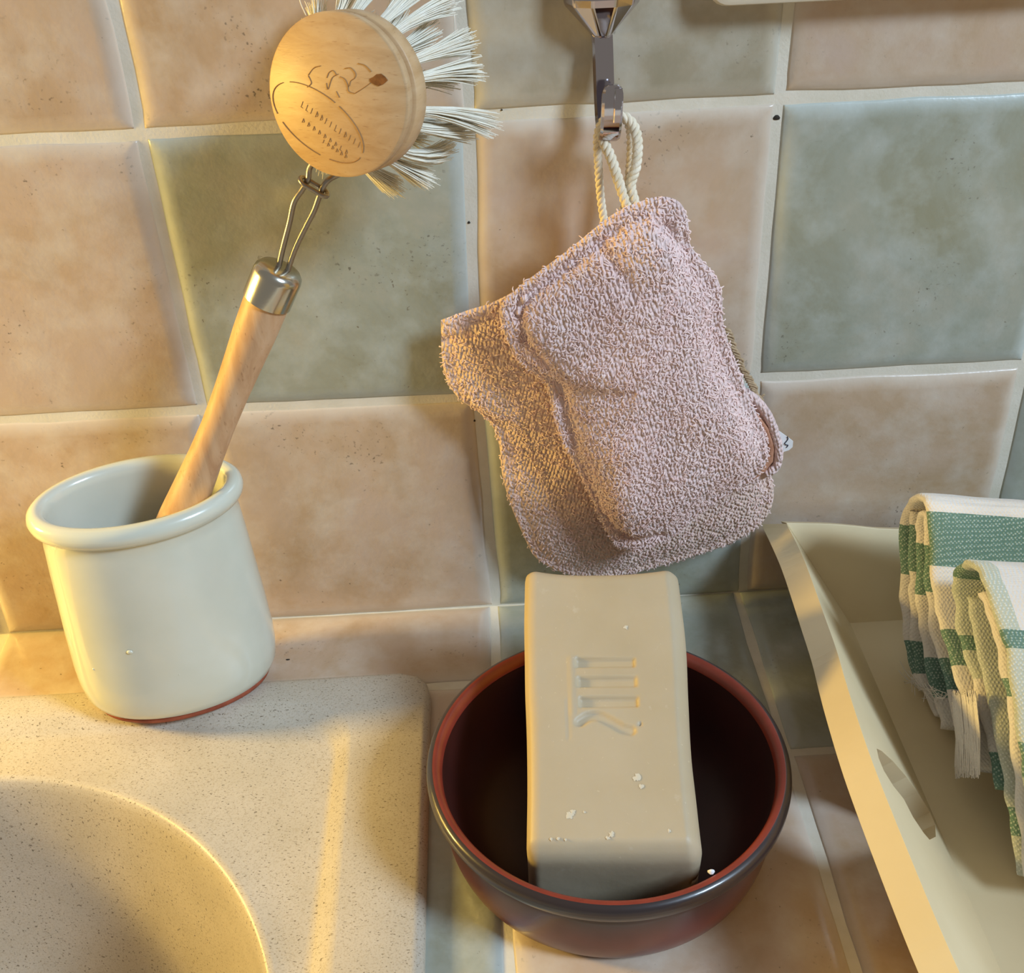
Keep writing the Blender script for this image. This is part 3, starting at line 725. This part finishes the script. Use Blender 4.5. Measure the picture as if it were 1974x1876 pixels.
def rope(path, r0=.00088, off=.00092, pitch=.0062, n=3):
    P = smooth_path(path, 24); L = np.r_[0, np.cumsum([np.linalg.norm(P[i+1]-P[i]) for i in range(len(P)-1)])]
    mb = MB()
    for s_ in range(n):
        pts = []; up = np.array([0, 1.0, 0])
        for i, p in enumerate(P):
            t = P[min(i+1, len(P)-1)]-P[max(i-1, 0)]; t = t/np.linalg.norm(t); a = up-t*(up@t); a /= np.linalg.norm(a); b = np.cross(t, a); up = a
            th = 2*math.pi*(L[i]/pitch+s_/n); pts.append(p+off*(a*math.cos(th)+b*math.sin(th)))
        mb.add(*tube(pts, r0, 7))
    return mb

# rear pad
YR = -.0130
rear = empty('scrubbing_pad', tuple(at(1150, 430, 1, YR)), 'dusty pink terry scrubbing pad hanging behind, mostly hidden by the front pad', 'pad', 'terry scrubbing pads on the chrome hook')
out_r = [(850, 617), (905, 597), (960, 578), (1060, 520), (1160, 445), (1260, 460), (1330, 560), (1400, 700), (1460, 830), (1489, 925), (1488, 975), (1462, 1015), (1410, 1046), (1350, 1068), (1270, 1092), (1180, 1112), (1100, 1108), (1036, 1078), (1008, 1030), (985, 975), (968, 915), (963, 862), (948, 820), (918, 790), (885, 768), (862, 735), (852, 690)]
v, f, F, O_ = pad_mesh(out_r, YR, .0062, .0062, dips=[dip((905, 640), (850, 655), YR, .0012, .002), dip((905, 620), (985, 610), YR, .0010, .0022)], seed=4, cen=(1180, 840))
mk('pad_body', v, f, M_TERRY2, rear)
tufts(F, 3600, 11, .0009, .0022).build('terry_loops', M_THREAD, rear)['kind'] = 'stuff'
loop = [at(1166, 436, 1, -.014), at(1158, 380, 1, -.013), at(1153, 310, 1, -.0125), at(1152, 262, 1, -.0130), at(1163, 232, 1, -.0150), at(1184, 222, 1, -.0160), at(1208, 233, 1, -.0155), at(1216, 270, 1, -.013), at(1212, 340, 1, -.0115), at(1200, 420, 1, -.0115)]
rope(loop, .00072, .00076).build('hanging_loop', M_ROPE, rear)

# front pad
YF = -.0285
front = empty('scrubbing_pad', tuple(at(1240, 390, 1, YF)), 'large lilac pink terry scrubbing pad hanging in front from a white cotton loop', 'pad', 'terry scrubbing pads on the chrome hook')
out_f = [(1236, 388), (1262, 380), (1288, 380), (1310, 390), (1322, 410), (1328, 440), (1330, 470), (1352, 500), (1382, 535), (1392, 575), (1394, 620), (1408, 670), (1426, 715), (1442, 760), (1460, 800), (1478, 850), (1478, 890), (1450, 925), (1400, 955), (1350, 990), (1300, 1030), (1250, 1056), (1214, 1062), (1184, 1046), (1160, 1005), (1140, 960), (1112, 905), (1088, 860), (1070, 815), (1060, 765), (1050, 735), (1020, 712), (990, 682), (972, 645), (962, 605), (972, 578), (1010, 545), (1060, 508), (1110, 470), (1165, 425), (1200, 402)]
dl = [dip((1000, 600), (1010, 575), YF, .0016, .0022), dip((1010, 575), (1100, 510), YF, .0014, .0020), dip((1000, 600), (1012, 650), YF, .0016, .0022), dip((1012, 650), (1060, 700), YF, .0012, .0025), dip((1100, 510), (1190, 440), YF, .0009, .0020),
      dip((1310, 470), (1280, 430), YF, .0022, .0030), dip((1075, 720), (1110, 850), YF, .0009, .0025), dip((1165, 990), (1210, 1030), YF, .0018, .0026), dip((1210, 1030), (1270, 1025), YF, .0014, .0026), dip((1160, 470), (1210, 540), YF, .0010, .0030)]
v, f, F, O_ = pad_mesh(out_f, YF, .0088, .0055, dips=[t[:4]+(t[4]*1.5, t[5]*.85) for t in dl], seed=9, cen=(1220, 730))
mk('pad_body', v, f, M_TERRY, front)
tufts(F, 5200, 23, .0009, .0023).build('terry_loops', M_THREAD, front)['kind'] = 'stuff'
# open pocket on the right: back layer with its lining
YK = -.0225
def slab(outline, yf, yb, name, mat, parent, n=120):
    A_ = resample([at(px, py, 1, yf) for px, py in outline], n); c = A_.mean(0)
    v = []; f = []; lay = []
    for y, s_ in ((yb, .93), (yb-.0006*np.sign(yb-yf) if False else yb, .97), ((yf+yb)/2, 1.0), (yf, .97), (yf, .90), (yf, .5)):
        for k in range(n):
            p = c+(A_[k]-c)*s_; p[1] = y+.0008*noise.noise((p[0]*60, p[2]*60, 1)); v.append(p.copy())
        lay.append(1)
    m_ = len(lay)
    for k in range(m_-1):
        for i in range(n): f.append((k*n+i, k*n+(i+1) % n, (k+1)*n+(i+1) % n, (k+1)*n+i))
    f.append(tuple(range(n))); f.append(tuple((m_-1)*n+i for i in range(n))[::-1]); return mk(name, v, f, mat, parent)
back_l = [(1430, 750), (1452, 766), (1472, 784), (1486, 808), (1500, 838), (1508, 868), (1504, 898), (1488, 918), (1462, 932), (1430, 940), (1400, 900), (1400, 820)]
slab(back_l, -.0262, -.0205, 'back_layer', M_TERRY, front)
lin = [(1440, 782), (1462, 800), (1482, 826), (1494, 862), (1492, 892), (1474, 914), (1446, 930), (1420, 938), (1420, 850)]
slab(lin, -.0275, -.0258, 'lining', M_LINING, front)['label'] = 'rust-coloured lining'
# roll of the pocket edge
edge = smooth_path([at(px, py, 1, -.0265) for px, py in ((1436, 756), (1458, 772), (1478, 798), (1492, 830), (1501, 866), (1497, 897), (1478, 914))], 8)
vv, ff = tube(edge, [.0017+.0003*noise.noise((i*.5, 0, 0)) for i in range(len(edge))], 12); mk('pocket_edge', vv, ff, M_TERRY, front)
# coarse netting that shows along the right side
nb = MB(); r_ = random.Random(5)
for k in range(26):
    a = np.array([np.interp(k, [0, 12, 25], [1396, 1428, 1462]), np.interp(k, [0, 12, 25], [640, 715, 778])])
    p0 = at(a[0]-4, a[1]-8, 1, -.0245); p2 = at(a[0]+r_.uniform(4, 8), a[1]+8, 1, -.0235); p1 = at(a[0]+r_.uniform(7, 13), a[1]-2, 1, -.0240)
    nb.add(*tube(smooth_path([p0, p1, p2], 4), .0005, 6))
for q in ([(1456, 768), (1464, 770), (1474, 760), (1466, 765)], [(1462, 772), (1470, 785), (1477, 800)]):
    nb.add(*tube(smooth_path([at(a_, b_, 1, -.024) for a_, b_ in q], 4), .00035, 6))
nb.build('back_netting', M_SISAL, front)
# sewn-in label
lab = [at(px, py, 1, -.0232) for px, py in ((1500, 830), (1507, 835), (1517, 842), (1529, 851), (1528, 862), (1521, 868), (1508, 872))]
lv = lab+[p+np.array([0, .0004, 0]) for p in lab]; L7 = len(lab)
lo_ = mk('care_label', lv, [tuple(range(L7))[::-1], tuple(range(L7, 2*L7))]+[(i, (i+1) % L7, L7+(i+1) % L7, L7+i) for i in range(L7)], M_LABEL, front, False)
lo_['label'] = 'white sewn-in label with navy mark'
ink = smooth_path([at(a_, b_, 1, -.02335) for a_, b_ in ((1517.5, 842), (1519, 846), (1516, 851), (1512.5, 855), (1515, 857.5), (1519, 858.5), (1516, 863))], 4)
mk('printed_mark', *tube(ink, .00019, 6), M_INK, lo_)
loop = [at(1212, 404, 1, -.0265), at(1196, 360, 1, -.0250), at(1178, 305, 1, -.0215), at(1160, 262, 1, -.0180), at(1164, 238, 1, -.0175), at(1180, 226, 1, -.0180), at(1203, 226, 1, -.0180), at(1221, 243, 1, -.0185), at(1229, 275, 1, -.021), at(1226, 320, 1, -.0235), at(1216, 358, 1, -.0250), at(1226, 398, 1, -.0265)]
rope(loop).build('hanging_loop', M_ROPE, front)

# ------------------------------------------------------------ flared tray
TA = np.array([.1425, -.0374, .0118]); TC = at(1515, 1008, 1, -.0155); TD = TC-TA
tn = np.cross([0, 1.0, 0], TD); tn /= np.linalg.norm(tn); tn = tn if tn[2] > 0 else -tn
te = np.cross(tn, [0, 1.0, 0]); te = te if te[2] > 0 else -te
tray = empty('serving_tray', (.26, -.17, .0017), 'cream painted wooden tray with flared scalloped sides and a hand hole on the tiles', 'tray')
XR = .29                       # right side, outside the photograph
YFn = -.305
def panel(poly, hole, org, e_u, e_v, nrm, th, name, mitre=False):
    """flat board: polygon (u,v) extruded against nrm"""
    loops = [poly]+([hole] if hole else []); tri = tessellate_polygon([[Vector((p[0], p[1], 0)) for p in lp] for lp in loops])
    flat = sum(loops, []); n = len(flat); v = [org+e_u*p[0]+e_v*p[1] for p in flat]
    sh = [np.clip((p[0]+.0374)/.0219, 0, 1)*.0078 if mitre else 0 for p in flat]; v = v+[p-nrm*th+e_u*k for p, k in zip(v, sh)]
    f = [tuple(t) for t in tri]
    # face the right way
    a, b, c = [v[i] for i in f[0]]
    if np.cross(b-a, c-a)@nrm < 0: f = [t[::-1] for t in f]
    f += [tuple(i+n for i in t[::-1]) for t in f]
    k = 0
    for lp in loops:
        m_ = len(lp)
        for i in range(m_): f.append((k+i, k+(i+1) % m_, n+k+(i+1) % m_, n+k+i))
        k += m_
    o = mk(name, v, f, M_PAINT, tray, False)
    bm = bmesh.new(); bm.from_mesh(o.data); bmesh.ops.recalc_face_normals(bm, faces=bm.faces); bm.to_mesh(o.data); bm.free()
    bevel(o, .0007, 2, 40); return o
prof = [(-.0155, .0423), (-.0250, .0385), (-.0342, .0371), (-.0532, .0391), (-.0706, .0415), (-.0909, .0443), (-.1091, .0492), (-.1250, .0530), (-.1452, .0566), (-.1600, .0578), (-.1795, .0575), (-.2035, .0560), (-.2182, .0534), (-.24, .0478), (-.262, .0425), (-.29, .0388), (-.31, .0385), (-.327, .0423)]
prof = [tuple(p) for p in smooth_path(prof, 4)]
def sp_(y, h): return (y, h)
poly = [(-.0374, -.0004)]+prof+[(YFn, -.0004)]
hole_px = [(1690, 1443), (1700, 1448), (1722, 1468), (1748, 1498), (1769, 1528), (1793, 1566), (1803, 1590), (1804, 1613), (1792, 1619), (1780, 1605), (1760, 1575), (1742, 1540), (1722, 1515), (1704, 1486), (1694, 1462)]
hole = []
for q in hole_px:
    P = onplane(q, TA, tn); hole.append((float(P[1]), float((P-TA)@te)))
org = TA.copy(); org[1] = 0
TH = .0096
panel(poly, hole, org, np.array([0, 1.0, 0]), te, tn, TH, 'side_board', True)
# right side board, mirrored
tn2 = tn*np.array([-1, 1, 1]); te2 = te*np.array([-1, 1, 1]); org2 = org.copy(); org2[0] = XR
panel(poly, hole, org2, np.array([0, 1.0, 0]), te2, tn2, TH, 'side_board', True)
# back board leans out towards the wall
BCt = TC.copy(); bd = np.array([0, BCt[1]-TA[1], BCt[2]-TA[2]]); bl = np.linalg.norm(bd); be = bd/bl; bn = np.cross(np.array([1.0, 0, 0]), be); bn = bn if bn[1] < 0 else -bn
xt = TC[0]
bprof = []
for px, py in ((1600, 1010), (1660, 1015), (1725, 1020)):
    P = onplane((px, py), TA, bn); bprof.append((float(P[0]), float((P-TA)@be)))
XL0, XR0 = xt, XR+(TA[0]-xt)
topc = [(xt, bl)]+bprof+[(bprof[-1][0]+.04, bprof[-1][1]-.002), ((XL0+XR0)/2, bprof[-1][1]-.001)]
topc2 = [(XL0+XR0-p[0], p[1]) for p in topc[:-1]][::-1]
orgb = TA.copy(); orgb[0] = 0
panel([(TA[0], -.0004)]+[tuple(p) for p in smooth_path(topc+topc2, 3)]+[(XR, -.0004)], None, orgb, np.array([1.0, 0, 0]), be, bn, .0085, 'back_board')
orgf = orgb.copy(); orgf[1] = YFn; be2 = be*np.array([1, -1, 1]); bn2 = bn*np.array([1, -1, 1])
panel([(TA[0], -.0004)]+[tuple(p) for p in smooth_path(topc+topc2, 3)]+[(XR, -.0004)], None, orgf, np.array([1.0, 0, 0]), be2, bn2, .0085, 'front_board')
v, f = box((.1395, YFn-.003, .0018), (XR+.003, -.0345, .0118)); bevel(mk('floor_board', v, f, M_PAINT, tray, False), .0005)

# ------------------------------------------------------------ tea towels standing folded in the tray
def towel_sheet(mb, pts, X0, width, yaw, th, seed=0, inset=0.0, zmin=.0145, flare=0.0):
    """pts: (px,py,flag) on the end plane X=X0; extruded to the right; flag picks white / green / check cloth"""
    P = [at(p[0], p[1], 0, X0)[[1, 2]] for p in pts]; fl = [p[2] for p in pts]
    m_ = 6; Q = smooth_path(P, m_); FL = sum([[x]*m_ for x in fl[:-1]], [])+[fl[-1]]
    Q = [np.array([q[0], max(q[1], zmin+.5*th)]) for q in Q]; N = len(Q)
    ed = np.array([math.cos(yaw), -math.sin(yaw), 0])
    # rounded closed section across the width: u positions then thickness profile
    us = [0, .0003, .0010, .0022]+list(np.linspace(.006, width-.006, 16))+[width-.0022, width-.001, width-.0003, width]
    hs = [0, .45, .82, 1]+[1]*16+[1, .82, .45, 0]
    v = []; f = []; mi = []
    for side_ in (1, -1):
        for i, q in enumerate(Q):
            t = Q[min(i+1, N-1)]-Q[max(i-1, 0)]; t = t/(np.linalg.norm(t)+1e-9); nr = np.array([-t[1], t[0]])
            tap = 1.0 if 0 < i < N-1 else .35
            for u, h in zip(us, hs):
                wv = .0007*noise.noise((u*60+seed, i*.35, seed))*min(1, u/.01)+.0006*noise.noise((seed*3.1, i*.22, u*20))
                uu_ = u+inset+.0010*noise.noise((i*.3, seed*2.3, 0))
                p2 = q+nr*(side_*h*th/2*tap+wv)+np.array([-flare*u, 0])
                b = np.array([X0, p2[0], max(p2[1], zmin)])+ed*uu_
                v.append(b)
    U_ = len(us)
    for s_ in (0, 1):
        o_ = s_*N*U_
        for i in range(N-1):
            for k in range(U_-1):
                fc = (o_+i*U_+k, o_+i*U_+k+1, o_+(i+1)*U_+k+1, o_+(i+1)*U_+k)
                f.append(fc if s_ == 0 else fc[::-1]); mi.append((2 if us[k] < .006 else 0) if FL[i] == 3 else FL[i])
    o2 = N*U_
    for e_ in (0, N-1):
        for k in range(U_-1):
            f.append((e_*U_+k, o2+e_*U_+k, o2+e_*U_+k+1, e_*U_+k+1)); mi.append(FL[e_] % 3)
    b0 = len(mb.v); mb.v += [tuple(x) for x in v]; mb.f += [tuple(i+b0 for i in q) for q in f]; mb.m += mi
W_, G_, C_ = 0, 1, 2
t1 = empty('tea_towel', (.20, -.07, .012), 'green and white striped tea towel folded over at the back of the tray', 'towel', 'tea towels standing in the cream tray')
mb = MB()
towel_sheet(mb, [(1768, 1345, W_), (1757, 1300, G_), (1742, 1235, W_), (1735, 1160, W_), (1735, 1105, G_), (1736, 1010, W_), (1745, 975, W_), (1762, 958, W_), (1780, 966, W_), (1787, 986, G_), (1793, 1090, W_), (1799, 1150, W_), (1812, 1215, G_), (1834, 1285, W_), (1850, 1340, W_), (1864, 1410, W_), (1868, 1485, W_)], .155, .115, math.radians(13), .0030, 1)
mb.build('outer_fold', [M_WCLOTH, M_GCLOTH, M_CHECK], t1)
mb = MB()
towel_sheet(mb, [(1812, 1405, W_), (1797, 1345, G_), (1778, 1268, W_), (1766, 1200, W_), (1763, 1145, G_), (1762, 1045, W_), (1764, 1005, W_), (1772, 990, W_), (1778, 1005, W_), (1779, 1050, G_), (1781, 1140, W_), (1788, 1210, W_), (1803, 1270, G_), (1822, 1330, W_), (1836, 1400, W_)], .1555, .112, math.radians(13), .0028, 2, .0006)
mb.build('inner_fold', [M_WCLOTH, M_GCLOTH, M_CHECK], t1)
mb = MB()
towel_sheet(mb, [(1795, 1402, W_), (1782, 1350, W_), (1765, 1300, G_), (1754, 1235, W_), (1750, 1150, W_), (1750, 1100, G_), (1750, 1010, W_), (1754, 985, W_)], .156, .112, math.radians(13), .0026, 3, .0004)
mb.build('inner_fold', [M_WCLOTH, M_GCLOTH, M_CHECK], t1)
fr = MB(); r_ = random.Random(3)
for k in range(170):
    px = r_.uniform(1842, 1888); py = 1330+r_.uniform(0, 30); X0 = .1542-.0006*r_.random()
    p0 = at(px-6, py, 0, X0); p1 = at(px+1, py+70, 0, X0-.0006); p2 = at(px+r_.uniform(-3, 5), r_.uniform(1478, 1502), 0, X0-.0008)
    p0[2] = max(p0[2], .013); p1[2] = max(p1[2], .013); p2[2] = max(p2[2], .0128)
    fr.add(*tube([p0, p1, p2], .00022, 4, cap=False))
for k in range(26):
    px = r_.uniform(1762, 1830); p0 = at(px, 1325+.5*(px-1790)+r_.uniform(-8, 8), 0, .1542); p1 = p0+np.array([-.0015, r_.uniform(-.002, .004), -.002]); p2 = p0+np.array([-.003, r_.uniform(-.006, .01), -.003+r_.uniform(-.001, .003)])
    p2[2] = max(p2[2], .013)
    fr.add(*tube(smooth_path([p0, p1, p2], 3), .00013, 4, cap=False))
pts = [at(px, py, 0, .1530) for px, py in ((1806, 1332), (1780, 1326), (1755, 1316), (1730, 1313))]
fr.add(*tube(smooth_path(pts, 4), .00016, 5))
fr.build('fringe', M_WCLOTH, t1)['kind'] = 'stuff'
t2 = empty('tea_towel', (.20, -.12, .012), 'white tea towel with pale green checks folded over at the front of the tray', 'towel', 'tea towels standing in the cream tray')
mb = MB()
towel_sheet(mb, [(1918, 1522, G_), (1906, 1450, W_), (1890, 1380, W_), (1872, 1310, C_), (1856, 1255, G_), (1848, 1225, C_), (1838, 1160, C_), (1838, 1110, G_), (1850, 1090, 3), (1868, 1086, 3), (1886, 1105, 3), (1905, 1150, 3), (1925, 1215, G_), (1936, 1250, 3), (1948, 1330, 3), (1962, 1430, G_), (1972, 1500, 3), (1984, 1600, 3), (1992, 1690, W_)], .158, .10, math.radians(13), .0030, 4)
mb.build('outer_fold', [M_WCLOTH, M_GCLOTH, M_CHECK], t2)
mb = MB()
towel_sheet(mb, [(1958, 1690, C_), (1948, 1610, G_), (1940, 1555, C_), (1928, 1480, C_), (1914, 1400, C_), (1900, 1340, C_), (1884, 1270, C_), (1870, 1200, C_), (1862, 1150, W_)], .1583, .098, math.radians(13), .0024, 5, .0002)
mb.build('inner_fold', [M_WCLOTH, M_GCLOTH, M_CHECK], t2)
mb = MB()
towel_sheet(mb, [(1972, 1690, W_), (1964, 1600, W_), (1955, 1500, W_), (1946, 1420, W_), (1938, 1342, G_), (1933, 1308, W_), (1920, 1240, W_), (1902, 1180, W_), (1884, 1145, W_)], .1585, .098, math.radians(13), .0042, 6, .0000)
mb.build('inner_fold', [M_WCLOTH, M_GCLOTH, M_CHECK], t2)

m = NT('dark_grime'); m.base(srgb(46, 38, 30)); m.set(Roughness=.8); M_GRIME = m.m
def blob(C, a, b, nrm, h, n=10):
    C = np.array(C, float); nrm = np.array(nrm, float); e = np.cross(nrm, [0, 0, 1.0]) if abs(nrm[2]) < .9 else np.array([1.0, 0, 0]); e /= np.linalg.norm(e); g_ = np.cross(nrm, e)
    v = [C+nrm*h]; f = []
    for rr2, hh in ((.6, .8), (1.0, 0)):
        for k in range(n): t = 2*math.pi*k/n; v.append(C+(e*a*math.cos(t)+g_*b*math.sin(t))*rr2*(1+.12*math.sin(3*t))+nrm*h*hh)
    for k in range(n): f += [(0, 1+k, 1+(k+1) % n), (1+k, 1+n+k, 1+n+(k+1) % n, 1+(k+1) % n)]
    return v, f
for px, py, a, b in ((1497, 227, .0012, .0009), (904, 429, .0005, .0005), (914, 811, .0006, .0006), (967, 212, .0004, .0003)):
    mk('grime_spot', *blob(at(px, py, 1, -.0001), a, b, (0, -1, 0), .0003), M_GRIME, wall)
for px, py, a, b in ((555, 1272, .0010, .0005),):
    mk('grime_spot', *blob(at(px, py, 2, .0017), a, b, (0, 0, 1), .0003), M_GRIME, wt)
cr_ = at(1371, 1681, 2, .0370)
tag(mk('soap_crumb', *blob(cr_, .0011, .0008, (0, -.2, .98), .0010), M_LABEL), 'tiny white soap crumb on the inner rim of the brown bowl', 'crumb')

# ------------------------------------------------------------ cream plate on the wall, top right
pl = at(1365, 0, 1, -.009); pb = at(1480, 9, 1, -.009)
x0, z0 = pl[0], pb[2]; x1, z1 = x0+.15, z0+.10
rr_ = .006; loop2 = []
for cx_, cz_, a0 in ((x1-rr_, z0+rr_, -90), (x1-rr_, z1-rr_, 0), (x0+rr_, z1-rr_, 90), (x0+rr_, z0+rr_, 180)):
    for k in range(7): t = math.radians(a0+15*k); loop2.append((cx_+rr_*math.cos(t), cz_+rr_*math.sin(t)))
v = []; f = []; n = len(loop2); cxm, czm = (x0+x1)/2, (z0+z1)/2
for y, ins in ((-.0012, 0), (-.0080, 0), (-.0098, .0006), (-.0106, .0022)):
    for (a_, b_) in loop2: v.append((a_-np.sign(a_-cxm)*ins, y, b_-np.sign(b_-czm)*ins))
for k in range(3):
    for i in range(n): f.append((k*n+i, k*n+(i+1) % n, (k+1)*n+(i+1) % n, (k+1)*n+i))
f.append(tuple(3*n+i for i in range(n)))
tag(mk('wall_plate', v, f, M_PLAST, None, True, angle=40), 'cream plastic plate with a rounded corner fixed to the tiles at the top right', 'plate')

# ------------------------------------------------------------ unseen bin added right of the tray to shade the tray floor
bn_ = empty('added_shade_bin', (.395, -.31, .0017), 'added unseen cream bin beyond the right end of the tray, shading its floor', 'bin')
def rbox(x0, x1, y0, y1, z0, z1, r_, n=6):
    lp = []
    for cx_, cy_, a0 in ((x1-r_, y0+r_, -90), (x1-r_, y1-r_, 0), (x0+r_, y1-r_, 90), (x0+r_, y0+r_, 180)):
        for k in range(n+1): t = math.radians(a0+90*k/n); lp.append((cx_+r_*math.cos(t), cy_+r_*math.sin(t)))
    m_ = len(lp); v = [(a, b, z0) for a, b in lp]+[(a, b, z1) for a, b in lp]
    return v, [(i, (i+1) % m_, m_+(i+1) % m_, m_+i) for i in range(m_)]+[tuple(range(m_))[::-1], tuple(range(m_, 2*m_))]
bevel(mk('body', *rbox(.345, .455, -.43, -.20, .0017, .243, .02), M_PAINT, bn_, True, angle=40), .002, 3, 50)
bevel(mk('lid', *rbox(.342, .458, -.433, -.197, .243, .256, .022), M_PAINT, bn_, True, angle=40), .003, 3, 50)
mk('knob', *lathe([(0, .256), (.007, .256), (.006, .262), (.011, .268), (.010, .274), (0, .276)], .40, -.315, 32), M_PAINT, bn_)
